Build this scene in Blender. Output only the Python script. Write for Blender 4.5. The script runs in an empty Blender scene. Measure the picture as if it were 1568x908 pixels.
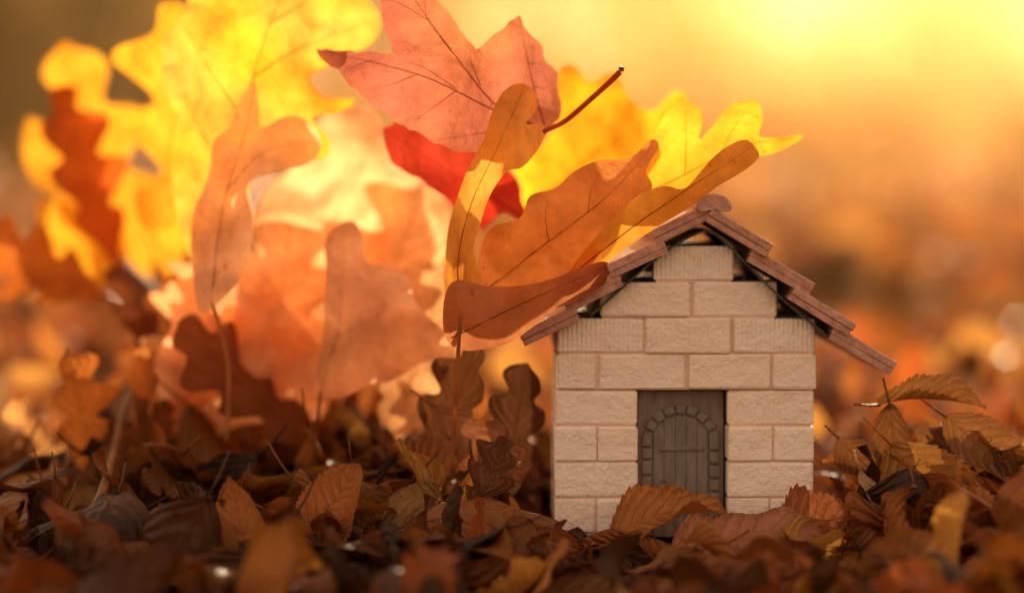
import bpy, bmesh, math, random
import numpy as np
from mathutils import Vector, Matrix, geometry, noise
rad=math.radians
CM=0.01
rng=random.Random(7); nr=np.random.RandomState(7)
scene=bpy.context.scene
scene.view_settings.view_transform='Standard'; scene.view_settings.look='None'; scene.view_settings.exposure=0

# ------------------------------------------------------------------ world / sun / camera
AZ, EL = 11.0, 14.0
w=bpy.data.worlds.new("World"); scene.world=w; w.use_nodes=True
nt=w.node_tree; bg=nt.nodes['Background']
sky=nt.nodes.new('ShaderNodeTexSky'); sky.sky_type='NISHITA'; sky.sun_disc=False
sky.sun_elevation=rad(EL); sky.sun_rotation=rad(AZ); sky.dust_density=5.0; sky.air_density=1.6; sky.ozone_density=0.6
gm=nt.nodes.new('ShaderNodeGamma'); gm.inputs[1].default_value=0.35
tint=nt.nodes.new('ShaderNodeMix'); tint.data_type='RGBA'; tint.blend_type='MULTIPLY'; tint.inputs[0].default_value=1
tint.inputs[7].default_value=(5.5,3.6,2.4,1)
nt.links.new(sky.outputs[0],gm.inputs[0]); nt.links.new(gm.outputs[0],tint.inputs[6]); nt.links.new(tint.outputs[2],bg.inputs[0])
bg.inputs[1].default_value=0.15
sd=bpy.data.lights.new("sun","SUN"); sd.energy=5.0; sd.angle=rad(0.5); sd.color=(1.0,0.77,0.46)
so=bpy.data.objects.new("sun",sd); scene.collection.objects.link(so)
sdir=Vector((math.sin(rad(AZ))*math.cos(rad(EL)),math.cos(rad(AZ))*math.cos(rad(EL)),math.sin(rad(EL))))
so.rotation_euler=(-sdir).to_track_quat('-Z','Y').to_euler(); so.location=sdir*5
cd=bpy.data.cameras.new("camera"); cam=bpy.data.objects.new("camera",cd); scene.collection.objects.link(cam)
cam.location=(0,-0.83,0.12); cam.rotation_euler=(rad(90-2.69),0,0)
cd.lens=85; cd.sensor_width=36; cd.clip_start=0.01; cd.clip_end=1000
cd.dof.use_dof=True; cd.dof.focus_distance=0.818; cd.dof.aperture_fstop=3.5
scene.camera=cam

# ------------------------------------------------------------------ node helpers
def newmat(name):
    m=bpy.data.materials.new(name); m.use_nodes=True; t=m.node_tree; t.nodes.clear()
    o=t.nodes.new('ShaderNodeOutputMaterial'); return m,t,o
class N:
    def __init__(s,t): s.t=t
    def new(s,ty,**k):
        n=s.t.nodes.new(ty)
        for a,b in k.items(): setattr(n,a,b)
        return n
    def put(s,sock,v):
        if isinstance(v,bpy.types.NodeSocket): s.t.links.new(v,sock)
        elif v is not None: sock.default_value=v
    def math(s,op,a,b=None,c=None,clamp=False):
        n=s.new('ShaderNodeMath',operation=op); n.use_clamp=clamp
        s.put(n.inputs[0],a)
        if b is not None: s.put(n.inputs[1],b)
        if c is not None: s.put(n.inputs[2],c)
        return n.outputs[0]
    def mix(s,f,a,b,bt='MIX'):
        n=s.new('ShaderNodeMix',data_type='RGBA',blend_type=bt); s.put(n.inputs[0],f); s.put(n.inputs[6],a); s.put(n.inputs[7],b); return n.outputs[2]
    def noise(s,vec,scale,det=4,rough=.55):
        n=s.new('ShaderNodeTexNoise'); s.put(n.inputs['Vector'],vec); n.inputs['Scale'].default_value=scale; n.inputs['Detail'].default_value=det; n.inputs['Roughness'].default_value=rough; return n.outputs['Fac']
    def ramp(s,f,a,b,va=0.,vb=1.):
        n=s.new('ShaderNodeMapRange'); n.inputs[1].default_value=a; n.inputs[2].default_value=b; n.inputs[3].default_value=va; n.inputs[4].default_value=vb; s.put(n.inputs[0],f); return n.outputs[0]

def leaf_material(name, trans=0.55, rough=0.5, tboost=1.35, spec=.3, vf=.3, vt=.5):
    m,t,o=newmat(name); n=N(t)
    at=n.new('ShaderNodeAttribute',attribute_name='lc'); col=at.outputs['Color']; va=at.outputs['Alpha']
    co=n.new('ShaderNodeTexCoord').outputs['Object']
    uv=n.new('ShaderNodeUVMap',uv_map='UVMap').outputs[0]
    sp=n.new('ShaderNodeSeparateXYZ'); t.links.new(uv,sp.inputs[0])
    n1=n.noise(co,60,3); n2=n.noise(co,350,3); n3=n.noise(co,1300,1)
    au=n.math('ABSOLUTE',n.math('MULTIPLY_ADD',sp.outputs[0],2.,-1.))
    v=n.math('MULTIPLY_ADD',n1,.22,sp.outputs[1])
    f=n.math('FRACT',n.math('SUBTRACT',n.math('MULTIPLY',v,9.0),n.math('MULTIPLY',n.math('POWER',au,1.3),2.2)))
    d=n.math('ABSOLUTE',n.math('SUBTRACT',f,0.5))
    side=n.math('MULTIPLY',n.ramp(d,0.0,0.07,1.,0.),va)
    ridge=n.math('MULTIPLY',n.ramp(d,0.0,0.5,1.,0.),va)
    mid=n.math('MULTIPLY',n.ramp(au,0.015,0.06,1.,0.),va)
    vein=n.math('MAXIMUM',n.math('MULTIPLY',side,.6),mid,clamp=True)
    c=n.mix(n.ramp(n1,.35,.7,0,.7),col,n.mix(1.,col,(.48,.32,.24,1),'MULTIPLY'))
    c=n.mix(n.ramp(n2,.3,.75,0,.35),c,n.mix(1.,c,(1.35,1.25,1.1,1),'MULTIPLY'))
    spots=n.ramp(n2,.66,.72,0,.5)
    c=n.mix(spots,c,n.mix(1.,c,(.35,.25,.2,1),'MULTIPLY'))
    cf=n.mix(n.math('MULTIPLY',vein,vf),c,n.mix(1.,c,(1.5,1.3,1.2,1),'MULTIPLY'))
    ct=n.mix(n.math('MULTIPLY',vein,vt),c,n.mix(1.,c,(.5,.4,.35,1),'MULTIPLY'))
    ct=n.mix(1.,ct,(tboost,tboost,tboost*.9,1),'MULTIPLY')
    h=n.math('ADD',n.math('MULTIPLY',vein,1.0),n.math('MULTIPLY',n2,.9)); h=n.math('ADD',h,n.math('MULTIPLY',n3,.25)); h=n.math('ADD',h,n.math('MULTIPLY',n1,5.)); h=n.math('ADD',h,n.math('MULTIPLY',ridge,1.3))
    bp=n.new('ShaderNodeBump'); bp.inputs['Strength'].default_value=.75; bp.inputs['Distance'].default_value=.0009; t.links.new(h,bp.inputs['Height'])
    p=n.new('ShaderNodeBsdfPrincipled'); p.inputs['Roughness'].default_value=rough; p.inputs['Specular IOR Level'].default_value=spec
    t.links.new(cf,p.inputs['Base Color']); t.links.new(bp.outputs[0],p.inputs['Normal'])
    tr=n.new('ShaderNodeBsdfTranslucent'); t.links.new(ct,tr.inputs['Color']); t.links.new(bp.outputs[0],tr.inputs['Normal'])
    mx=n.new('ShaderNodeMixShader'); mx.inputs[0].default_value=trans
    t.links.new(p.outputs[0],mx.inputs[1]); t.links.new(tr.outputs[0],mx.inputs[2]); t.links.new(mx.outputs[0],o.inputs[0])
    return m
M_LEAF=leaf_material("fresh_leaf",.66,.5,1.55,.2)
M_DRY=leaf_material("dry_leaf",.26,.48,1.8,.28,.3,.5)
def cheap_leaf(name,trans,boost,rough=.5):
    m,t,o=newmat(name); n=N(t); at=n.new('ShaderNodeAttribute',attribute_name='lc').outputs['Color']
    p=n.new('ShaderNodeBsdfPrincipled'); p.inputs['Roughness'].default_value=rough; t.links.new(at,p.inputs['Base Color'])
    tr=n.new('ShaderNodeBsdfTranslucent'); t.links.new(n.mix(1.,at,(boost,boost,boost,1),'MULTIPLY'),tr.inputs['Color'])
    mx=n.new('ShaderNodeMixShader'); mx.inputs[0].default_value=trans
    t.links.new(p.outputs[0],mx.inputs[1]); t.links.new(tr.outputs[0],mx.inputs[2]); t.links.new(mx.outputs[0],o.inputs[0]); return m
M_FAR=cheap_leaf("dry_leaf_far",.38,1.5,.33); M_FOL=cheap_leaf("tree_foliage",.55,1.5)

# ------------------------------------------------------------------ mesh builder
class Acc:
    """collects leaf geometry (cm)"""
    def __init__(s): s.V=[];s.F=[];s.UV=[];s.C=[];s.n=0
    def add(s,V,F,UV,C):
        V=np.asarray(V,float); s.V.append(V); s.F+= [tuple(i+s.n for i in f) for f in F]
        s.UV.append(np.asarray(UV,float)); C=np.asarray(C,float)
        if C.ndim==1: C=np.tile(C,(len(V),1))
        s.C.append(C); s.n+=len(V)
    def build(s,name,mat,parent=None,recenter=True):
        V=np.vstack(s.V)*CM; UV=np.vstack(s.UV); C=np.vstack(s.C)
        cen=V.mean(0) if recenter else np.zeros(3)
        me=bpy.data.meshes.new(name); me.from_pydata((V-cen).tolist(),[],s.F); me.update()
        li=np.zeros(len(me.loops),dtype=np.int32); me.loops.foreach_get('vertex_index',li)
        ul=me.uv_layers.new(name='UVMap'); ul.data.foreach_set('uv',UV[li].ravel())
        ca=me.color_attributes.new('lc','FLOAT_COLOR','POINT'); ca.data.foreach_set('color',C.ravel())
        me.polygons.foreach_set('use_smooth',[True]*len(me.polygons))
        me.materials.append(mat)
        ob=bpy.data.objects.new(name,me); scene.collection.objects.link(ob); ob.location=cen
        if parent: ob.parent=parent
        return ob

def tube(path,r0,r1,sides=5):
    P=[np.array(p,float) for p in path]; V=[];F=[];n=len(P)
    for i,p in enumerate(P):
        a=P[max(i-1,0)]; b=P[min(i+1,n-1)]; d=b-a; d/=np.linalg.norm(d)+1e-9
        ref=np.array([0,0,1.]) if abs(d[2])<.8 else np.array([1.,0,0])
        x=np.cross(d,ref); x/=np.linalg.norm(x); y=np.cross(d,x); r=r0+(r1-r0)*i/(n-1)
        for k in range(sides):
            a_=2*math.pi*k/sides; V.append(p+r*(x*math.cos(a_)+y*math.sin(a_)))
    for i in range(n-1):
        for k in range(sides):
            F.append((i*sides+k,i*sides+(k+1)%sides,(i+1)*sides+(k+1)%sides,(i+1)*sides+k))
    F.append(tuple(range(sides))[::-1]); F.append(tuple((n-1)*sides+k for k in range(sides)))
    return np.array(V),F

def profile(kind,t,seed):
    if kind=='oak':
        n=4.0; env=np.sin(np.pi*np.clip(t,0,1)**1.25)**.65; 
        s=(.5+.5*np.cos(2*np.pi*n*t**.93+seed))**1.4
        return env*(1-.58*s*np.clip(t*3,0,1))
    if kind=='beech':
        env=np.sin(np.pi*t**.82)**.85
        return env*(1+.13*((t*17+seed)%1.0-.5)*(t>.05))
    env=np.sin(np.pi*t**.9)**.9
    return env
def leaf_arrays(kind,L,W,ntt,nu,bend=0.,cup=0.,twist=0.,rip=.15,pet=True,seed=0.,pr=.055):
    """local: midrib along +y starting at origin, width x, normal z"""
    t=np.linspace(0,1,ntt); u=np.linspace(-1,1,2*nu+1)
    wl=profile(kind,t,seed)*W/2; wr=profile(kind,t,seed+.7)*W/2
    phi=bend*(t-.3); dl=L/(ntt-1)
    my=np.concatenate([[0],np.cumsum(np.cos(phi[:-1])*dl)]); mz=np.concatenate([[0],np.cumsum(np.sin(phi[:-1])*dl)])
    T,U=np.meshgrid(t,u,indexing='ij')
    Wd=np.where(U<0,wl[:,None],wr[:,None]); S=U*Wd
    shear=.35*np.abs(S)*(1 if kind=='oak' else .25)
    c=cup*(0.7+.6*T)
    if abs(cup)>1e-3:
        R=(W/2)/c; X=R*np.sin(S/R); Zn=R*(1-np.cos(S/R))
    else: X=S; Zn=0*S
    ph=seed*3
    Zn=Zn+rip*np.sin(T*9+ph+U*1.3)*np.abs(U)**1.3+rip*.5*np.sin(T*21+ph*2)*np.abs(U)**2
    tw=twist*(T-.5); X2=X*np.cos(tw)-Zn*np.sin(tw); Z2=X*np.sin(tw)+Zn*np.cos(tw)
    PH=phi[:,None]; Y=my[:,None]+shear*np.cos(PH)-Z2*np.sin(PH); Z=mz[:,None]+shear*np.sin(PH)+Z2*np.cos(PH)
    V=np.stack([X2,Y,Z],-1).reshape(-1,3); UV=np.stack([U*.5+.5,T],-1).reshape(-1,2)
    m=2*nu+1; F=[(i*m+j,i*m+j+1,(i+1)*m+j+1,(i+1)*m+j) for i in range(ntt-1) for j in range(m-1)]
    if pet:
        pv,pf=tube([(0,L*.02,0),(0.01*L,-L*.1,.004*L),(.025*L,-L*.22,.024*L)],pr,pr*.7,4)
        k=len(V); V=np.vstack([V,pv]); F+=[tuple(a+k for a in f) for f in pf]; UV=np.vstack([UV,np.tile([.5,.02],(len(pv),1))])
    return V,F,UV
def place(V,base,tip,roll=0.,ref=(0,-1,.25),L=None):
    b=np.array(base,float); d=np.array(tip,float)-b; d/=np.linalg.norm(d)
    r=np.array(ref,float); n=r-d*r.dot(d); n/=np.linalg.norm(n); x=np.cross(d,n)
    a=rad(roll); x2=x*math.cos(a)+n*math.sin(a); n2=-x*math.sin(a)+n*math.cos(a)
    return V[:,:1]*x2+V[:,1:2]*d+V[:,2:3]*n2+b

# ------------------------------------------------------------------ traced leaf (outline drawn in the leaf's own plane, units 1/44.6 cm)
def catmull(P,k=5):
    out=[];n=len(P)
    for i in range(n):
        p0,p1,p2,p3=[np.array(P[(i+j)%n],float) for j in (-1,0,1,2)]
        for s in range(k):
            t=s/k; out.append(.5*((2*p1)+(-p0+p2)*t+(2*p0-5*p1+4*p2-p3)*t*t+(-p0+3*p1-3*p2+p3)*t**3))
    return out
def U2(p,size): return np.array([(p[0]-784)/44.6*size, 12+((280-p[1])/44.6)*size])
def inside(p,poly):
    c=False;j=len(poly)-1
    for i in range(len(poly)):
        a,b=poly[i],poly[j]
        if (a[1]>p[1])!=(b[1]>p[1]) and p[0]<(b[0]-a[0])*(p[1]-a[1])/(b[1]-a[1])+a[0]: c=not c
        j=i
    return c
def traced(name,pts,y,size,col,veins=(),lean=(0,0),curl=(0,0),wave=.18,smooth=True,jag=0.,col2=None,stem=None,mat=None,grid=.3,vc=.72):
    P=catmull(pts,5) if smooth else pts
    if not smooth:
        Q=[]
        for i in range(len(P)):
            a=np.array(P[i],float); b=np.array(P[(i+1)%len(P)],float); L=np.linalg.norm(b-a); k=max(1,int(L/9))
            nrm=np.array([-(b-a)[1],(b-a)[0]])/(L+1e-9)
            for s in range(k):
                Q.append(a+(b-a)*s/k+nrm*(rng.uniform(-jag,jag) if s else 0))
        P=Q
    P=[U2(p,size) for p in P]
    A=np.array(P); lo,hi=A.min(0),A.max(0); cen=(lo+hi)/2; sz=(hi-lo)/2
    verts=[Vector(p) for p in P]; n=len(verts)
    gx=np.arange(lo[0],hi[0],grid); gz=np.arange(lo[1],hi[1],grid)
    for i,x in enumerate(gx):
        for z in gz:
            q=(x,z+(grid/2 if i%2 else 0))
            if inside(q,P) and np.min(np.hypot(A[:,0]-q[0],A[:,1]-q[1]))>grid*.35: verts.append(Vector(q))
    r=geometry.delaunay_2d_cdt(verts,[],[list(range(n))],1,1e-6)
    vs=np.array([[v.x,v.y] for v in r[0]]); F=[tuple(f)[::-1] for f in r[2]]
    sd=rng.uniform(0,100)
    def ydef(x,z):
        a=(x-cen[0]); b=(z-cen[1])
        e=lean[0]*a+lean[1]*b+curl[0]*a*a/(sz[0]+.1)+curl[1]*b*b/(sz[1]+.1)
        return y+e+wave*noise.noise(Vector((x*.55+sd,z*.55,1)))*2.2+wave*.35*noise.noise(Vector((x*1.9+sd,z*1.9,4)))
    V=np.array([[x,ydef(x,z),z] for x,z in vs])
    C=[]
    for x,z in vs:
        f=min(1,max(0,.5+1.1*noise.noise(Vector((x*.3+sd,z*.3,7)))))
        c=np.array(col) if col2 is None else np.array(col)*(1-f)+np.array(col2)*f
        C.append([*c,0.])
    ac=Acc(); ac.add(V,F,np.tile([.3,.3],(len(V),1)),np.array(C))
    for ve in veins:
        vp=catmull_open([U2(q,size) for q in ve[0]],5); r0=ve[1]*.5
        for off in (-.005,):
            path=[(x,ydef(x,z)+off,z) for x,z in vp]
            tv,tf=tube(path,r0,r0*.25,5); ac.add(tv,tf,np.tile([.3,.3],(len(tv),1)),np.array([col[0]*vc,col[1]*vc*.85,col[2]*vc*.8,0]))
    if stem is not None:
        sp=[np.array([*(U2(q[:2],size)),q[2]]) for q in stem[0]]; sp=[(p[0],y+p[2],p[1]) for p in sp]
        sp=[tuple(q) for q in catmull_open([np.array(q) for q in sp],5)]
        tv,tf=tube(sp,stem[1],stem[2],7); c=stem[3]; ac.add(tv,tf,np.tile([.3,.3],(len(tv),1)),np.array([*c,0]))
    return ac.build(name,mat or M_LEAF)
def catmull_open(P,k):
    P=[np.array(p,float) for p in P]; Q=[2*P[0]-P[1]]+P+[2*P[-1]-P[-2]]; out=[]
    for i in range(1,len(Q)-2):
        p0,p1,p2,p3=Q[i-1:i+3]
        for s in range(k):
            t=s/k; out.append(.5*((2*p1)+(-p0+p2)*t+(2*p0-5*p1+4*p2-p3)*t*t+(-p0+3*p1-3*p2+p3)*t**3))
    out.append(P[-1]); return out

YEL=(.90,.52,.03); GOLD=(.74,.38,.02); PEACH_GLOW=(.88,.54,.30); MAUVE_GLOW=(.72,.50,.38); PINK=(.42,.15,.125); RED=(.44,.035,.02); TAN=(.56,.27,.09)  # peach and mauve tones have the pale glow at left mixed in
# big yellow oak leaf
traced("oak_leaf",[(300,470),(283,400),(262,330),(250,250),(264,190),(244,130),(240,65),(275,25),(300,-40),(400,-90),(520,-75),(528,-10),(560,-2),(582,25),(577,60),(545,82),(505,100),(475,120),(500,150),(545,152),(520,172),(480,182),(503,212),(500,240),(470,246),(440,250),(400,265),(378,290),(385,340),(370,400),(340,440)],
  6,1.073,YEL,col2=(.90,.54,.12),veins=[([(315,460),(345,300),(390,120),(450,-60)],.09),([(355,260),(300,190),(255,100)],.05),([(365,210),(430,200),(490,215)],.05),([(390,120),(470,70),(570,35)],.055),([(372,180),(310,90),(280,40)],.05),([(415,40),(470,0),(500,-60)],.05)],lean=(-.1,-.1),curl=(.35,.2),wave=.6)
traced("oak_leaf",[(300,480),(285,400),(287,340),(305,290),(318,250),(322,215),(345,195),(360,160),(385,122),(393,160),(398,195),(430,180),(455,178),(478,195),(490,222),(470,250),(430,262),(385,278),(378,300),(388,340),(380,400),(350,450)],
  4,1.048,MAUVE_GLOW,col2=(.80,.60,.42),veins=[([(325,465),(335,330),(370,210),(386,130)],.06),([(345,290),(400,235),(475,215)],.04)],lean=(-.2,.2),curl=(.5,.1),wave=.6,  # mauve leaf paled in its colour to mimic the glow
  stem=([(325,465,0),(345,560,.6),(340,680,1)],.07,.09,(.5,.3,.15)))
# pink maple leaf
traced("maple_leaf",[(478,72),(505,75),(545,80),(575,80),(607,88),(592,55),(585,20),(578,-20),(590,-70),(625,-40),(660,-10),(694,30),(715,60),(730,76),(760,50),(795,20),(808,45),(832,68),(838,92),(856,108),(855,130),(862,155),(858,180),(838,198),(800,212),(770,205),(758,222),(735,234),(700,232),(665,220),(645,205),(610,190),(575,165),(560,150),(530,125),(515,105),(492,92)],
  1,1.012,PINK,col2=(.54,.22,.12),smooth=False,jag=2.6,wave=.35,curl=(.5,.3),lean=(.08,.12),
  veins=[([(836,197),(750,165),(640,115),(482,74)],.065),([(836,197),(765,165),(700,90),(592,-60)],.065),([(836,197),(815,120),(795,28)],.05),([(836,197),(760,200),(670,215)],.045),
   ([(700,138),(650,105),(610,92)],.03),([(640,115),(600,130),(560,140)],.03),([(735,130),(720,90),(722,75)],.03),([(700,140),(665,165),(630,190)],.03),([(690,78),(655,30),(650,-5)],.03),([(655,30),(610,5),(585,0)],.03),([(570,92),(545,100),(525,110)],.025),([(810,95),(835,95)],.025),([(817,130),(850,140)],.025)],
  stem=([(832,202,0),(865,186,-.3),(905,152,-.6),(940,120,-.9),(951,106,-1)],.085,.11,(.40,.12,.06)),vc=.62)
traced("maple_leaf",[(588,196),(615,188),(655,196),(700,222),(745,235),(790,275),(808,345),(770,325),(740,352),(705,335),(680,300),(640,272),(600,248)],
  5,1.06,RED,col2=(.30,.05,.03),smooth=False,jag=3,wave=.6,lean=(.1,0),veins=[([(800,330),(700,270),(600,205)],.05)])
# folded orange oak leaf
traced("oak_leaf",[(735,470),(737,430),(725,385),(735,345),(750,300),(775,264),(800,256),(825,228),(838,200),(832,186),(806,188),(822,165),(821,138),(797,125),(770,140),(752,175),(740,215),(715,260),(700,300),(685,345),(678,400),(676,450),(690,485),(710,490)],
  -1.5,.982,(.60,.29,.05),col2=(.78,.44,.09),wave=.3,curl=(1.8,.25),lean=(.2,0),grid=.22,veins=[([(705,485),(700,400),(722,310),(760,230),(800,140)],.05)],
  stem=([(705,485,0),(700,560,.3),(690,740,.8)],.06,.08,(.4,.2,.08)))
# yellow leaf behind
traced("oak_leaf",[(790,360),(800,290),(782,252),(820,230),(850,190),(855,112),(878,98),(903,125),(940,112),(962,150),(1000,168),(1038,138),(1056,158),(1025,210),(1008,260),(960,310),(900,350),(850,380)],
  9,1.108,(.90,.55,.03),col2=GOLD,wave=.6,curl=(.3,.2),lean=(.1,-.1),veins=[([(800,360),(880,260),(1000,180)],.07)])
# yellow oak leaf on the roof
traced("oak_leaf",[(975,295),(990,245),(1008,195),(1028,165),(1050,155),(1070,163),(1076,185),(1070,213),(1090,195),(1115,165),(1145,152),(1163,158),(1168,185),(1163,208),(1190,211),(1230,207),(1215,222),(1180,237),(1160,240),(1130,262),(1090,290),(1040,305)],
  1.5,1.018,(.86,.56,.05),col2=(.86,.48,.04),wave=.25,curl=(.2,.5),lean=(-.05,-.1),grid=.22,veins=[([(985,300),(1060,262),(1130,225),(1220,211)],.05),([(1050,267),(1050,210),(1050,165)],.03),([(1100,240),(1125,195),(1150,162)],.03)],vc=.85)
traced("oak_leaf",[(868,428),(900,380),(940,335),(975,300),(1015,285),(1050,288),(1088,246),(1120,222),(1150,214),(1166,238),(1140,262),(1100,285),(1065,312),(1012,345),(965,378),(925,410),(892,432)],
  -1.2,.985,(.50,.26,.05),col2=(.74,.42,.07),wave=.35,curl=(.1,.6),lean=(0,-.2),veins=[([(875,425),(980,340),(1060,285),(1150,228)],.05)])
traced("oak_leaf",[(738,455),(733,400),(750,350),(795,335),(812,300),(850,288),(880,262),(920,245),(965,242),(1000,213),(1012,225),(990,260),(1000,290),(960,330),(930,370),(900,412),(850,446),(790,458)],
  -.3,.997,TAN,col2=(.68,.28,.07),wave=.5,curl=(.3,.5),lean=(0,-.15),veins=[([(740,450),(840,370),(930,300),(1003,222)],.05),([(840,370),(835,330),(840,300)],.03),([(900,325),(905,290),(925,255)],.03)],
  stem=([(742,448,0),(715,490,0),(700,520,.2)],.08,.1,(.4,.2,.08)))
traced("oak_leaf",[(678,512),(680,455),(700,430),(750,440),(830,432),(890,412),(925,402),(938,412),(925,438),(890,458),(850,476),(818,500),(775,528),(725,540),(695,535)],
  -1.8,.978,(.36,.13,.07),col2=(.50,.22,.10),wave=.4,curl=(.3,.5),veins=[([(690,520),(800,465),(925,412)],.045)])
# left and lower bunch; pale tints stand in for the glow at centre left
traced("oak_leaf",[(478,610),(490,520),(497,430),(495,370),(515,345),(540,340),(556,365),(560,400),(590,408),(622,420),(640,470),(690,520),(690,550),(650,556),(600,585),(560,592),(520,612)],
  5,1.06,(.62,.38,.27),col2=(.78,.52,.35),wave=.6,curl=(.5,.2),lean=(.15,.1),veins=[([(490,600),(520,480),(525,350)],.04),([(510,520),(580,480),(620,440)],.03)],
  stem=([(490,600,0),(480,680,.5),(470,760,1)],.06,.08,(.4,.2,.08)))
traced("oak_leaf",[(400,560),(385,480),(400,420),(385,350),(400,290),(440,260),(470,200),(520,165),(570,170),(600,230),(640,240),(680,300),(690,360),(665,420),(600,430),(560,480),(500,540)],
  12,1.145,PEACH_GLOW,col2=(.90,.62,.38),wave=.7,curl=(.3,.3),veins=[([(410,550),(480,400),(580,200)],.08),([(470,420),(560,380),(660,340)],.06)])
traced("oak_leaf",[(600,470),(590,420),(606,370),(625,310),(655,288),(668,320),(655,370),(662,430),(640,480)],18,1.217,(.95,.66,.14),wave=.5)
traced("oak_leaf",[(250,640),(230,560),(260,500),(250,440),(300,420),(350,380),(400,400),(430,460),(480,520),(500,600),(470,660),(380,650),(300,680)],
  9,1.108,(.82,.50,.30),col2=(.86,.60,.40),wave=.7,curl=(.3,.3),veins=[([(260,640),(340,540),(400,420)],.07)])
# freestanding generated oak leaves, further back on the left
def oakobj(name,base,tip,W,col,roll=0,bend=.3,cup=.4,mat=None,kind='oak',ref=(0,-1,.25),stemlen=True,nt_=60,nu=7,twist=.3,rip=.2,vs=.8):
    L=math.dist(base,tip); V,F,UV=leaf_arrays(kind,L,W,nt_,nu,bend,cup,twist,rip,True,rng.uniform(0,6))
    V=place(V,base,tip,roll,ref); a=Acc(); a.add(V,F,UV,np.array([*col,vs])); return a.build(name,mat or M_LEAF)
oakobj("oak_leaf",(-15.9,22,7.0),(-19.3,22,18.2),4.6,(.88,.44,.04),cup=.5,rip=.5)
oakobj("oak_leaf",(-13.9,14,8.2),(-13.4,14,19.2),4.6,(.90,.48,.04),roll=25,cup=.8,rip=.5)
oakobj("oak_leaf",(-16.6,19,8.2),(-19.2,19,16.0),3.8,(.46,.12,.02),roll=-25,cup=.8)
oakobj("oak_leaf",(-19.0,24,11.0),(-21.4,24,14.9),2.6,(.88,.44,.04),kind='plain')
oakobj("oak_leaf",(-16.4,20,7.6),(-20.2,20,11.2),3.3,(.90,.50,.04),kind='plain')
oakobj("oak_leaf",(-16.9,17,7.3),(-22.3,17,9.6),3.8,(.50,.16,.03),roll=10)
oakobj("oak_leaf",(-6.5,11,4),(-3.2,11,12),6.0,PEACH_GLOW,roll=20,cup=.6,rip=.5)  # peach tones from here carry the pale glow in the leaf colour
oakobj("oak_leaf",(-9.4,10,3),(-8.6,10,10.5),5.5,(.84,.52,.30),roll=-20,cup=.7,rip=.4)
oakobj("oak_leaf",(-4.6,8,2.2),(-2.4,8,8.8),4.6,(.66,.38,.20),roll=15,cup=.9,rip=.4)
oakobj("oak_leaf",(-12.8,10,2.5),(-11.4,10,9),5.0,(.76,.42,.22),roll=30,cup=.9,rip=.4)
# filler leaves of the bunch
fl=Acc()
for i in range(42):
    x=rng.uniform(-17,-1.5); y=rng.uniform(8,26); z=rng.uniform(0.5,5.2 if x<-3 else 4)
    L=rng.uniform(4.5,7.5); an=rad(rng.gauss(95,55)); base=(x,y,z-2); tip=(x+math.cos(an)*L,y+rng.uniform(-2.5,2.5),z-2+math.sin(an)*L)
    c=rng.choice([(.75,.4,.16),(.5,.18,.04),(.5,.22,.06),(.34,.12,.04),(.26,.09,.03),(.20,.07,.025),(.6,.28,.08),(.22,.07,.025)])
    V,F,UV=leaf_arrays('oak',L,L*rng.uniform(.4,.6),30,4,rng.uniform(-1,1),rng.uniform(-.5,1.2),rng.uniform(-1.2,1.2),.25,True,rng.uniform(0,6))
    fl.add(place(V,base,tip,rng.uniform(-70,70)),F,UV,np.array([*c,.7]))
fl.build("leaf_bunch",M_LEAF)

# ------------------------------------------------------------------ ground
def hh(x,y):
    r=math.hypot(x-6,y-2); f=min(1,max(0,(r-9)/25))
    b=noise.noise(Vector((x*.045,y*.045,3)))*2.2+noise.noise(Vector((x*.15,y*.15,5)))*.6
    far=min(1,max(0,(y-25)/120)); b2=noise.noise(Vector((x*.02,y*.02,9)))*7*far
    h=f*(b+b2)
    h+=1.9*math.exp(-((x-17)**2/30+(y-2)**2/40))
    h+=1.6*math.exp(-((x+9)**2/90+(y-12)**2/60))
    s=max(0,min(y,3200)-220); h+=.034*s*s/(s+150)
    return h-1.15
k=np.linspace(-1,1,201); gx=np.sinh(k*6.6)/math.sinh(6.6)*30000; gy=gx.copy()
V=[];F=[]
for a in gx:
    for b in gy:
        V.append((a*CM,b*CM,hh(a,b)*CM))
m_=len(gy)
for i in range(m_-1):
    for j in range(m_-1): F.append((i*m_+j,(i+1)*m_+j,(i+1)*m_+j+1,i*m_+j+1))
me=bpy.data.meshes.new("ground"); me.from_pydata(V,[],F); me.polygons.foreach_set('use_smooth',[True]*len(F))
g=bpy.data.objects.new("ground",me); scene.collection.objects.link(g)
m,t,o=newmat("leaf_litter_soil"); n=N(t); co=n.new('ShaderNodeTexCoord').outputs['Object']
vo=n.new('ShaderNodeTexVoronoi'); t.links.new(co,vo.inputs['Vector']); vo.inputs['Scale'].default_value=22
sx=n.new('ShaderNodeSeparateXYZ'); t.links.new(vo.outputs['Color'],sx.inputs[0])
c=n.mix(sx.outputs[0],(.045,.02,.008,1),(.30,.13,.02,1)); c=n.mix(n.ramp(n.noise(co,1.5,3),.35,.7),c,(.26,.13,.018,1)); 
p=n.new('ShaderNodeBsdfPrincipled'); p.inputs['Roughness'].default_value=.9; p.inputs['Specular IOR Level'].default_value=.1; t.links.new(c,p.inputs['Base Color'])
bp=n.new('ShaderNodeBump'); bp.inputs['Distance'].default_value=.01; t.links.new(n.noise(co,40,4),bp.inputs['Height']); t.links.new(bp.outputs[0],p.inputs['Normal']); t.links.new(p.outputs[0],o.inputs[0]); me.materials.append(m)

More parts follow.
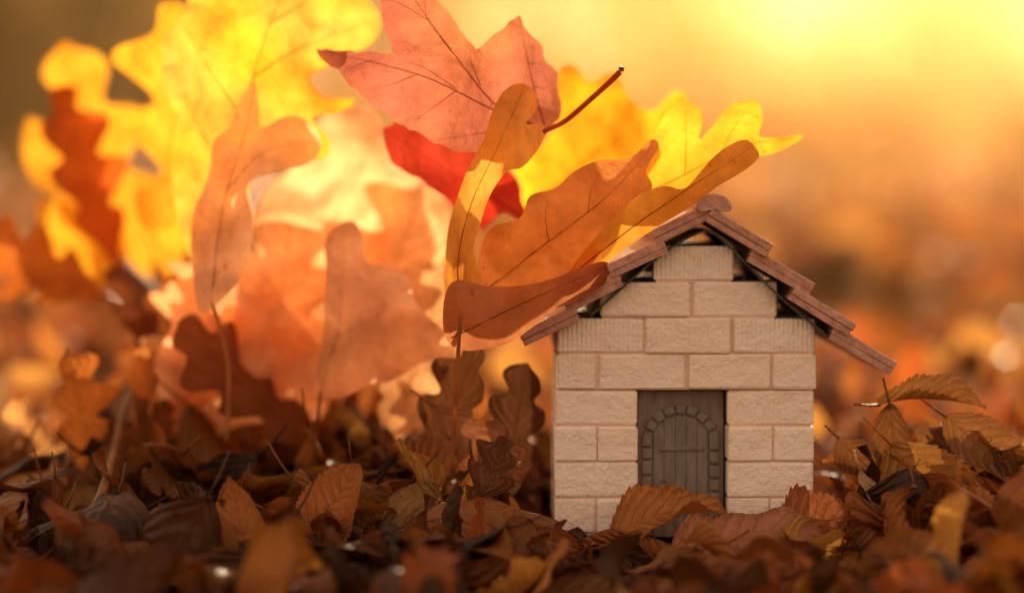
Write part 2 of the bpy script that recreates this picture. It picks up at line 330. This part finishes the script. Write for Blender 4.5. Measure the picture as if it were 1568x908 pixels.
# ------------------------------------------------------------------ leaf pile
PAL=[(.18,.056,.015),(.26,.085,.018),(.36,.13,.026),(.10,.036,.012),(.24,.10,.032),(.42,.17,.035),(.06,.024,.011),(.30,.08,.018),(.50,.25,.06),(.19,.065,.024)]
def scatter(acc,N_,xr,yr,zr,ntt,nu,size,tiltmax,pet,spread=None,curl=1.,gain=1.):
    lib=[]
    for i in range(34):
        L=1.0; kd=rng.choice(['beech','beech','oak','plain'])
        lib.append(leaf_arrays(kd,L,rng.uniform(.4,.62),ntt,nu,rng.uniform(-1.9,1.9)*curl,rng.uniform(-1.6,2.6)*curl,rng.uniform(-1.6,1.6)*curl,.05,pet,rng.uniform(0,6),pr=.009))
    for i in range(N_):
        y=rng.uniform(*yr); hw=xr if spread is None else spread(y); x=rng.uniform(-hw,hw)
        if .2<x<11.8 and -1.2<y<9: continue
        Vl,Fl,UVl=rng.choice(lib); L=rng.uniform(*size)
        tm=tiltmax; dz=rng.uniform(*zr)
        if -1<x<13 and y<0: tm*=.6; dz*=.6; L*=.85
        R=Matrix.Rotation(rng.uniform(0,2*math.pi),3,'Z')@Matrix.Rotation(rng.gauss(0,tm),3,'X')@Matrix.Rotation(rng.gauss(0,tm),3,'Y')
        R=np.array(R); C=Vl.mean(0); VV=((Vl-C)*L)@R.T+np.array([x,y,hh(x,y)+dz])
        c=np.array(rng.choice(PAL))*rng.uniform(.6,1.3)*gain
        if x<-2 and y<12: c*=.75  # lower-left shade put into the leaf colour, as the fill light is flat
        acc.add(VV,Fl,UVl,np.array([*c,.9]))
pile=bpy.data.objects.new("leaf_pile",None); scene.collection.objects.link(pile)
A=Acc()
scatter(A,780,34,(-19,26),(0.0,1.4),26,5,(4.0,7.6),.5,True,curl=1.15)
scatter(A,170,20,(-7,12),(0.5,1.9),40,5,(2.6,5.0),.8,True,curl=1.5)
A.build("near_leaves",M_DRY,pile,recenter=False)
A=Acc()
scatter(A,2300,0,(26,170),(0.,2.2),9,2,(5,9),.65,False,spread=lambda y:42+y*.4,gain=1.5)
scatter(A,3400,0,(170,900),(0.,4),6,2,(9,16),.8,False,spread=lambda y:60+y*.38,gain=1.7)
scatter(A,2400,0,(900,2400),(0.,7),4,1,(20,34),.8,False,spread=lambda y:60+y*.33,gain=1.8)
A.build("far_leaves",M_FAR,pile,recenter=False)

# foreground individual leaves
def fg(base,tip,W,col,roll=0,bend=.5,cup=.8,kind='beech',ref=(0,-.6,1),twist=.4,rip=.12,name="dry_leaf"):
    oakobj(name,base,tip,W,col,roll,bend,cup,M_DRY,kind,ref,nt_=121,nu=8,twist=twist,rip=rip,vs=1.)
fg((3.3,-2.2,.1),(7.4,-1.7,1.5),2.5,(.44,.17,.045),bend=-1.0,cup=1.3,ref=(0,-.5,1),rip=.2,twist=.6)
fg((5.2,-4.2,-.3),(10.6,-3.4,1.0),3.8,(.40,.16,.08),bend=-.6,cup=-.8,ref=(0,-.9,1),rip=.25)
fg((8.8,-2.0,-.2),(12.0,-2.2,1.2),2.8,(.36,.12,.045),bend=-.6,cup=1.1,rip=.25)
fg((12.8,-1.5,3.2),(16.2,-2.8,-1.0),3.6,(.38,.17,.045),bend=.6,cup=.9,ref=(-.3,-1,.3),twist=.6,rip=.25)
fg((14.9,0,4.0),(18.4,-1,1.2),2.4,(.28,.12,.04),bend=.7,cup=1.2,ref=(0,-1,.5),twist=.6)
fg((12.7,0.6,4.3),(16.4,0.2,4.7),2.2,(.28,.12,.035),bend=-.7,cup=2.2,ref=(0,.5,1))
fg((13.0,0,4.4),(13.4,-1,.4),1.9,(.24,.095,.03),bend=.7,cup=1.4,ref=(-.2,-1,.3),twist=1.)
fg((11.3,.5,3.2),(13.2,0,1.2),2.0,(.22,.09,.03),bend=.9,cup=1.6,ref=(-.2,-1,.5),twist=1.2)
fg((11.7,-2,2.4),(12.8,-2.4,-.3),1.4,(.58,.40,.24),roll=75,bend=.5,cup=.7,ref=(0,-1,.2))
fg((13.2,-3.5,-.4),(15.2,-3.2,2.2),2.6,(.26,.10,.03),bend=.8,cup=1.4,ref=(0,-1,.4),twist=1.)
fg((15.8,-3,-.4),(17.0,-3,2.4),2.4,(.22,.09,.03),bend=.8,cup=1.4,ref=(0,-1,.4),twist=-1.)
fg((-4.2,-2,.1),(2.1,-1.4,1.5),3.6,(.30,.12,.04),bend=-1.1,cup=-1.4,ref=(0,-.7,1),rip=.3)
fg((-7.1,-3,-.4),(-5.1,-2.2,2.6),2.6,(.42,.16,.05),cup=1.2,ref=(0,-1,.3),twist=.9)
fg((-7.6,-14,-.6),(-6.3,-14,2.4),1.9,(.44,.19,.06),cup=1.3,ref=(0,-1,.3))
fg((-8.5,-5,-.4),(-9.2,-4.5,2.5),1.9,(.42,.17,.06),cup=1.3,ref=(0,-1,.3),twist=.8)
fg((-2.8,2,4.2),(.5,1,1.6),2.6,(.36,.14,.06),cup=-.8,kind='oak',ref=(0,-1,.3))
fg((-1.5,-1,.3),(-.2,0,3.2),2.3,(.17,.065,.03),cup=1.2,kind='oak',ref=(0,-1,.2),twist=1.)
fg((-3.5,4,.3),(-1.2,4,6.2),3.4,(.17,.065,.025),cup=1.3,kind='oak',ref=(0,-1,.2),twist=1.)
fg((-.5,3,.3),(.6,3.5,5.6),2.8,(.14,.055,.025),cup=1.2,kind='oak',ref=(0,-1,.2),twist=.8)
fg((10.8,-8,-.9),(13.4,-7.2,.9),2.6,(.34,.14,.045),cup=1.4,ref=(0,-1,.4))
# twig
P=catmull_open([(-15.2,22,6.5),(-14.8,10,3.8),(-14.0,-1,1.4),(-13.8,-12,-.2)],6)
tv,tf=tube(P,.13,.2,8); a=Acc(); a.add(tv,tf,np.tile([.3,.3],(len(tv),1)),np.array([.22,.10,.04,0])); a.build("twig",M_DRY)

# ------------------------------------------------------------------ toy house
house=bpy.data.objects.new("toy_brick_house",None); scene.collection.objects.link(house); house.location=(.06,.0375,0)
def bm_box(bm,c,s,bev=.06,rot=None,col=(0,0,0,0),seg=2,lay=None,jit=0.):
    r=bmesh.ops.create_cube(bm,size=1.0); vs=r['verts']
    for v in vs: v.co=Vector((v.co.x*s[0],v.co.y*s[1],v.co.z*s[2]))
    uvl=bm.loops.layers.uv.verify()
    es=list({e for v in vs for e in v.link_edges})
    rb=bmesh.ops.bevel(bm,geom=es,offset=bev,segments=seg,profile=.6,affect='EDGES')
    vs=list({v for f in rb['faces'] for v in f.verts}|{v for v in vs if v.is_valid})
    fs={f for v in vs for f in v.link_faces}
    for f in fs:
        for l in f.loops:
            l[uvl].uv=(l.vert.co.x/s[0]+.5 if abs(f.normal.x)<.9 else l.vert.co.y/s[1]+.5,l.vert.co.z/s[2]+.5)
            if lay: l[lay]=col
        f.smooth=False
    M=Matrix.Translation(Vector(c))
    if rot: M=M@rot.to_4x4()
    for v in vs:
        if jit: v.co+=Vector((rng.uniform(-jit,jit),rng.uniform(-jit,jit),rng.uniform(-jit,jit)))
        v.co=M@v.co
def finish(bm,name,mat,parent=house):
    for v in bm.verts: v.co*=CM
    me=bpy.data.meshes.new(name); bm.to_mesh(me); bm.free(); me.materials.append(mat)
    ob=bpy.data.objects.new(name,me); scene.collection.objects.link(ob)
    ob.parent=parent; ob.matrix_parent_inverse=Matrix.Translation(-parent.location); return ob
# brick material
m,t,o=newmat("cream_clay_brick"); n=N(t); at=n.new('ShaderNodeAttribute',attribute_name='bc'); s3=n.new('ShaderNodeSeparateXYZ'); t.links.new(at.outputs['Color'],s3.inputs[0])
co=n.new('ShaderNodeTexCoord').outputs['Object']; uv=n.new('ShaderNodeUVMap',uv_map='UVMap').outputs[0]; su=n.new('ShaderNodeSeparateXYZ'); t.links.new(uv,su.inputs[0])
so_=n.new('ShaderNodeSeparateXYZ'); t.links.new(co,so_.inputs[0])
c=n.mix(s3.outputs[0],(.93,.75,.65,1),(.96,.86,.78,1)); c=n.mix(n.ramp(n.noise(co,90,4),.35,.75,0,.45),c,(.86,.63,.52,1)); c=n.mix(n.ramp(n.noise(co,500,3),.6,.75,0,.3),c,(.7,.5,.4,1))
hl=n.math('SINE',n.math('MULTIPLY',so_.outputs[2],2*math.pi/.0008)); vl=n.math('SINE',n.math('MULTIPLY',so_.outputs[0],2*math.pi/.0016))
isv=n.math('GREATER_THAN',s3.outputs[1],.85)
ln=n.math('ADD',n.math('MULTIPLY',hl,n.math('SUBTRACT',.5,n.math('MULTIPLY',isv,.5))),n.math('MULTIPLY',vl,n.math('MULTIPLY',isv,1.6)))
slope=n.math('MULTIPLY_ADD',s3.outputs[2],1.4,.0)
dg=n.math('ABSOLUTE',n.math('SUBTRACT',su.outputs[1],n.math('SUBTRACT',1.15,n.math('MULTIPLY',su.outputs[0],slope))))
dgm=n.math('MULTIPLY',n.ramp(dg,0.,.035,1.,0.),n.math('LESS_THAN',s3.outputs[1],.5))
h=n.math('ADD',n.math('MULTIPLY',ln,n.math('MULTIPLY',n.noise(co,130,2),.3)),n.math('MULTIPLY',dgm,-1.3)); h=n.math('ADD',h,n.math('MULTIPLY',n.noise(co,700,4),1.6)); h=n.math('ADD',h,n.math('MULTIPLY',n.noise(co,150,3),3.5))
c=n.mix(n.math('MULTIPLY',dgm,.35),c,(.6,.42,.32,1))
bp=n.new('ShaderNodeBump'); bp.inputs['Strength'].default_value=.8; bp.inputs['Distance'].default_value=.0005; t.links.new(h,bp.inputs['Height'])
p=n.new('ShaderNodeBsdfPrincipled'); p.inputs['Roughness'].default_value=.6; t.links.new(c,p.inputs['Base Color']); t.links.new(bp.outputs[0],p.inputs['Normal']); t.links.new(p.outputs[0],o.inputs[0]); M_BRICK=m
def simple(name,c1,c2,rough=.7,sc=200,bd=.0006,stretch=None):
    m,t,o=newmat(name); n=N(t); co=n.new('ShaderNodeTexCoord').outputs['Object']
    if stretch:
        mp=n.new('ShaderNodeMapping'); mp.inputs['Scale'].default_value=stretch; t.links.new(co,mp.inputs[0]); co=mp.outputs[0]
    f=n.noise(co,sc,5); c=n.mix(n.ramp(f,.3,.7),(*c1,1),(*c2,1)); p=n.new('ShaderNodeBsdfPrincipled'); p.inputs['Roughness'].default_value=rough
    bp=n.new('ShaderNodeBump'); bp.inputs['Distance'].default_value=bd; bp.inputs['Strength'].default_value=.7; t.links.new(n.math('ADD',f,n.noise(co,sc*4,3)),bp.inputs['Height'])
    t.links.new(c,p.inputs['Base Color']); t.links.new(bp.outputs[0],p.inputs['Normal']); t.links.new(p.outputs[0],o.inputs[0]); return m
M_MORTAR=simple("mortar",(.70,.50,.39),(.80,.60,.48)); M_DOOR=simple("dark_clay",(.15,.115,.10),(.25,.195,.17),.6,150,.0006,(2,1,.5)) 
M_TILE=simple("red_clay_tile",(.40,.19,.14),(.62,.34,.27),.6,120,.0006,(3,.6,3)); M_UNDER=simple("roof_underlay",(.03,.035,.02),(.06,.06,.035),.35)
RH=1.245; bm=bmesh.new(); lay=bm.loops.layers.float_color.new('bc')
rows={0:[(1.45,2.9),(2.93,4.35),(7.42,8.9),(8.93,10.38)],1:[(1.45,4.35),(7.42,10.4)],2:[(1.43,2.92),(2.95,4.35),(7.42,8.97),(9.0,10.45)],3:[(1.5,4.33),(7.42,10.46)],
 4:[(1.45,2.92),(3.0,5.96),(6.03,8.93),(8.98,10.5)],5:[(1.55,4.56),(4.6,7.55),(7.6,10.46)],6:[(3.0,6.15),(6.2,9.15)],7:[(4.85,7.65)]}
def brick(x0,x1,y0,y1,r,rotj=.03):
    g=.05; zz=r*RH-.1; x0+=rng.uniform(-.03,.02); x1+=rng.uniform(-.03,.02)
    R=Matrix.Rotation(rng.uniform(-rotj,rotj)*.35,3,'Y')@Matrix.Rotation(rng.uniform(-rotj,rotj),3,'Z')
    bm_box(bm,((x0+x1)/2,(y0+y1)/2+rng.uniform(-.06,.06),zz+RH/2),(x1-x0-g,y1-y0-g,RH-g-rng.uniform(0,.035)),.09,R,(rng.random(),rng.random(),rng.random(),1),3,lay,.012)
for r,L in rows.items():
    for x0,x1 in L: brick(x0,x1,0,1.45,r)
    if r<6:
        for x0,x1 in ([(1.5,4.5),(4.5,7.5),(7.5,10.4)] if r%2 else [(1.5,3),(3,6),(6,9),(9,10.4)]): brick(x0,x1,6.05,7.5,r)
        ys=[1.48,3.0,6.02] if r%2 else [1.48,4.5,6.02]
        for xs in ((1.47,2.9),(8.98,10.42)):
            for a_,b_ in zip(ys[:-1],ys[1:]): brick(xs[0],xs[1],a_,b_,r)
    else:
        for x0,x1 in L: brick(x0,x1,6.05,7.5,r)
finish(bm,"brick_walls",M_BRICK)
bm=bmesh.new()
def mort(x0,x1,z0,z1,y0=.12,y1=1.36): bm_box(bm,((x0+x1)/2,(y0+y1)/2,(z0+z1)/2),(x1-x0,y1-y0,z1-z0),.02)
mort(1.58,4.25,-.4,4.86); mort(7.5,10.32,-.4,4.86); mort(1.63,10.36,4.88,7.3); mort(3.1,9.05,7.31,8.55); mort(4.95,7.55,8.56,9.75)
mort(1.58,10.3,-.4,7.3,6.17,7.38); mort(1.6,2.78,-.4,7.25,1.5,6.1); mort(9.1,10.3,-.4,7.25,1.5,6.1)
finish(bm,"mortar_core",M_MORTAR)
# door
bm=bmesh.new(); cx=5.86
bm_box(bm,(cx,1.0,2.25),(3.0,.5,5.1),.05,jit=.01)            # back slab
for sx_ in (-1,1):
    z=-.3
    while z<2.9:
        hgt=rng.uniform(.42,.6); bm_box(bm,(cx+sx_*1.17,.72,z+hgt/2),(.36,.24,hgt-.06),.08,Matrix.Rotation(rng.uniform(-.05,.05),3,'Y'),seg=3,jit=.012); z+=hgt
for i in range(9):
    a_=rad(10+i*20); bm_box(bm,(cx+math.cos(a_)*1.17,.72,3.0+math.sin(a_)*1.17),(.34,.24,.36),.08,Matrix.Rotation(-a_,3,'Y'),seg=3,jit=.012)
for i in range(5):   # planks, arched top
    x=cx-.76+i*.38; top=3.0+math.sqrt(max(.02,.93**2-(x-cx)**2)); bm_box(bm,(x,.78,(top-.3)/2),(.372,.18,top+.3),.025,jit=.006)
bm_box(bm,(cx+.05,.66,2.78),(1.5,.10,.14),.04,Matrix.Rotation(rad(-1),3,'Y'),jit=.01)
bm_box(bm,(cx+.05,.66,.75),(1.5,.10,.14),.04,jit=.01)
for i in range(12):
    a_=rad(i*30); bm_box(bm,(5.25+math.cos(a_)*.16,.66,1.55+math.sin(a_)*.16),(.07,.08,.1),.02,Matrix.Rotation(-a_,3,'Y'))
finish(bm,"door",M_DOOR)
# roof tiles
bm=bmesh.new()
def tile(cx_,cz,ang,L,y0,y1,T=.52):
    R=Matrix.Rotation(-rad(ang)+rng.uniform(-.03,.03),3,'Y')@Matrix.Rotation(rng.uniform(-.012,.012),3,'Z')
    off=R@Vector((0,0,.11)); off2=R@Vector((rng.uniform(-.03,.03),0,-.15))
    bm_box(bm,Vector((cx_,(y0+y1)/2,cz))+off,(L,y1-y0,.30),.05,R,seg=2,jit=.015)
    bm_box(bm,Vector((cx_,(y0+y1)/2+.02,cz))+off2,(L-.03,y1-y0,.215),.04,R,seg=2,jit=.012)
for i in range(4):
    a_=rad(26); L=2.12; ux,uz=6.62-i*1.5,11.28-i*1.16; nx,nz=math.sin(a_)*.26,-math.cos(a_)*.26
    x=ux-math.cos(a_)*L/2+nx; z=uz-math.sin(a_)*L/2+nz; o1=rng.uniform(-.12,.12)
    tile(x,z,26,L,-.75+o1,3.7); tile(x,z-.02,26,L,3.76,8.3)
    a_=rad(31); L=2.45; ux,uz=6.82+i*1.42,11.15-i*1.34; nx,nz=-math.sin(a_)*.26,-math.cos(a_)*.26
    x=ux+math.cos(a_)*L/2+nx; z=uz-math.sin(a_)*L/2+nz; o1=rng.uniform(-.12,.12)
    tile(x,z,-31,L,-.75+o1,3.7); tile(x,z-.02,-31,L,3.76,8.3)
finish(bm,"roof_tiles",M_TILE)
bm=bmesh.new(); ring=[]
pts=[(.62*math.cos(rad(a_)),.52*math.sin(rad(a_))) for a_ in range(0,181,15)]+[(-.5,-.12),(0,-.02),(.5,-.12)]
for y_ in (-.9,-.82,3.7,8.2,8.28):
    k_=.9 if y_ in(-.9,8.28) else 1
    ring.append([bm.verts.new((6.86+a_*k_,y_,11.12+b_*k_)) for a_,b_ in pts])
for a_,b_ in zip(ring[:-1],ring[1:]):
    for i in range(len(a_)): bm.faces.new((a_[i],a_[(i+1)%len(a_)],b_[(i+1)%len(a_)],b_[i]))
bm.faces.new(ring[0]); bm.faces.new(ring[-1][::-1])
bmesh.ops.recalc_face_normals(bm,faces=bm.faces); finish(bm,"ridge_cap",M_TILE)
bm=bmesh.new(); path=catmull_open([(2.7,7.5),(3.6,8.3),(5.0,9.5),(6.3,10.3),(7.0,10.25),(8.2,9.1),(9.4,7.95),(10.9,6.75)],6)
tp=[];bt=[]
for y_ in (-.35,8.1):
    tp.append([bm.verts.new((p_[0],y_,p_[1])) for p_ in path]); bt.append([bm.verts.new((p_[0],y_,p_[1]-.09)) for p_ in path])
for i in range(len(path)-1):
    bm.faces.new((tp[0][i],tp[0][i+1],tp[1][i+1],tp[1][i])); bm.faces.new((bt[0][i],bt[1][i],bt[1][i+1],bt[0][i+1]))
    bm.faces.new((tp[0][i],bt[0][i],bt[0][i+1],tp[0][i+1])); bm.faces.new((tp[1][i],tp[1][i+1],bt[1][i+1],bt[1][i]))
finish(bm,"roof_underlay",M_UNDER)

# ------------------------------------------------------------------ distant trees and bushes (cm)
tr=Acc(); lf=Acc()
def tree(x,y,H,cr,base,cols,nl,ls):
    g0=hh(x,y); T0=np.array([0,0,g0])
    lean=rng.uniform(-.05,.05)*H; tv,tf=tube([(x,y,-10),(x+lean*.3,y,H*.35),(x+lean,y,H*.8)],H*.022,H*.006,8); tr.add(tv+T0,tf,np.tile([.3,.3],(len(tv),1)),np.array([.07,.045,.03,0]))
    cl=[]
    for i in range(16):
        a=rng.uniform(0,6.28); rr=cr*rng.uniform(.3,1); z=rng.uniform(base,H*.95); s=1-abs((z-base)/(H-base)-.4)*.9
        e=(x+math.cos(a)*rr*s,y+math.sin(a)*rr*s,z); b=(x+lean*z/H,y,max(H*.05,z-rr*.6)); cl.append(e)
        tv,tf=tube([b,((b[0]+e[0])/2,(b[1]+e[1])/2,(b[2]+e[2])/2+H*.02),e],H*.006,H*.002,5); tr.add(tv+T0,tf,np.tile([.3,.3],(len(tv),1)),np.array([.07,.045,.03,0]))
    C=np.array(cl); idx=nr.randint(0,len(cl),nl); P=C[idx]+nr.normal(0,cr*.2,(nl,3)); P=P[P[:,2]>0]+T0; nl=len(P)
    a=nr.normal(size=(nl,3)); a/=np.linalg.norm(a,axis=1)[:,None]; b=np.cross(a,nr.normal(size=(nl,3))); b/=np.linalg.norm(b,axis=1)[:,None]
    Q=np.stack([P-a*ls,P+b*ls*.6,P+a*ls,P-b*ls*.6],1).reshape(-1,3)
    cc=np.array(cols)[nr.randint(0,len(cols),nl)]*nr.uniform(.7,1.2,(nl,1)); cc=np.repeat(np.hstack([cc,np.zeros((nl,1))]),4,0)
    lf.add(Q,[(4*i,4*i+1,4*i+2,4*i+3) for i in range(nl)],np.tile([.3,.3],(len(Q),1)),cc)
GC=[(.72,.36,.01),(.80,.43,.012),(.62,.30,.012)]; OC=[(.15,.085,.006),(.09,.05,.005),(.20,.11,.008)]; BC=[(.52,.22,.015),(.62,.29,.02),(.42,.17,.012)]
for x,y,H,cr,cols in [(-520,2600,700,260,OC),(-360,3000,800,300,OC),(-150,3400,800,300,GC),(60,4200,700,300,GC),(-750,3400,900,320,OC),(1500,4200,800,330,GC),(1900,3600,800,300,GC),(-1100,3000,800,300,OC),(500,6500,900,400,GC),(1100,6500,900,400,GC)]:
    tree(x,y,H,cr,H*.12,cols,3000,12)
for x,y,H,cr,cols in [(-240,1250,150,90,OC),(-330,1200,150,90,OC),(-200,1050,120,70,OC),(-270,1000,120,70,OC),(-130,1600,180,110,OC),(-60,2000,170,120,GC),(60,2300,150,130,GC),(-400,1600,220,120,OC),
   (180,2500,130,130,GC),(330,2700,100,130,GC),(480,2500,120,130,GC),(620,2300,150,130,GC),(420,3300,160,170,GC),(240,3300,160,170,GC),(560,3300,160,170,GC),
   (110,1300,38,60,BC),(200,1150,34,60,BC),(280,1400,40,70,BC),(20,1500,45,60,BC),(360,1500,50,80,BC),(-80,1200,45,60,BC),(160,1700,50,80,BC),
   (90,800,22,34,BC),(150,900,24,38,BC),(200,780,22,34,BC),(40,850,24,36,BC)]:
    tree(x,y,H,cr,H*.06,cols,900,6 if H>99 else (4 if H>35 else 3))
for x,y in [(-165,640),(-130,720),(-190,700)]: tree(x,y,75,30,8,OC,1100,3)
m,t,o=newmat("bark"); n=N(t); at=n.new('ShaderNodeAttribute',attribute_name='lc'); p=n.new('ShaderNodeBsdfPrincipled'); p.inputs['Roughness'].default_value=.9
co=n.new('ShaderNodeTexCoord').outputs['Object']; t.links.new(n.mix(n.noise(co,8,4),at.outputs['Color'],(.12,.08,.05,1)),p.inputs['Base Color']); t.links.new(p.outputs[0],o.inputs[0])
dt=bpy.data.objects.new("distant_trees",None); scene.collection.objects.link(dt)
tr.build("trunks",m,dt,False); lf.build("foliage",M_FOL,dt,False)

# ------------------------------------------------------------------ low-density scatter volume added for the warm glow toward the sun
bm=bmesh.new(); bmesh.ops.create_cube(bm,size=1.0)
for v in bm.verts: v.co=Vector((v.co.x*16,v.co.y*11.2+6.0,v.co.z*3.0+1.45))
me=bpy.data.meshes.new("glow_haze"); bm.to_mesh(me); bm.free()
hz=bpy.data.objects.new("glow_haze",me); scene.collection.objects.link(hz)
m=bpy.data.materials.new("glow_haze"); m.use_nodes=True; t=m.node_tree; t.nodes.clear(); o=t.nodes.new('ShaderNodeOutputMaterial')
vs_=t.nodes.new('ShaderNodeVolumeScatter'); vs_.inputs['Color'].default_value=(1,.60,.27,1); vs_.inputs['Density'].default_value=.0115; vs_.inputs['Anisotropy'].default_value=.85
t.links.new(vs_.outputs[0],o.inputs['Volume']); me.materials.append(m)
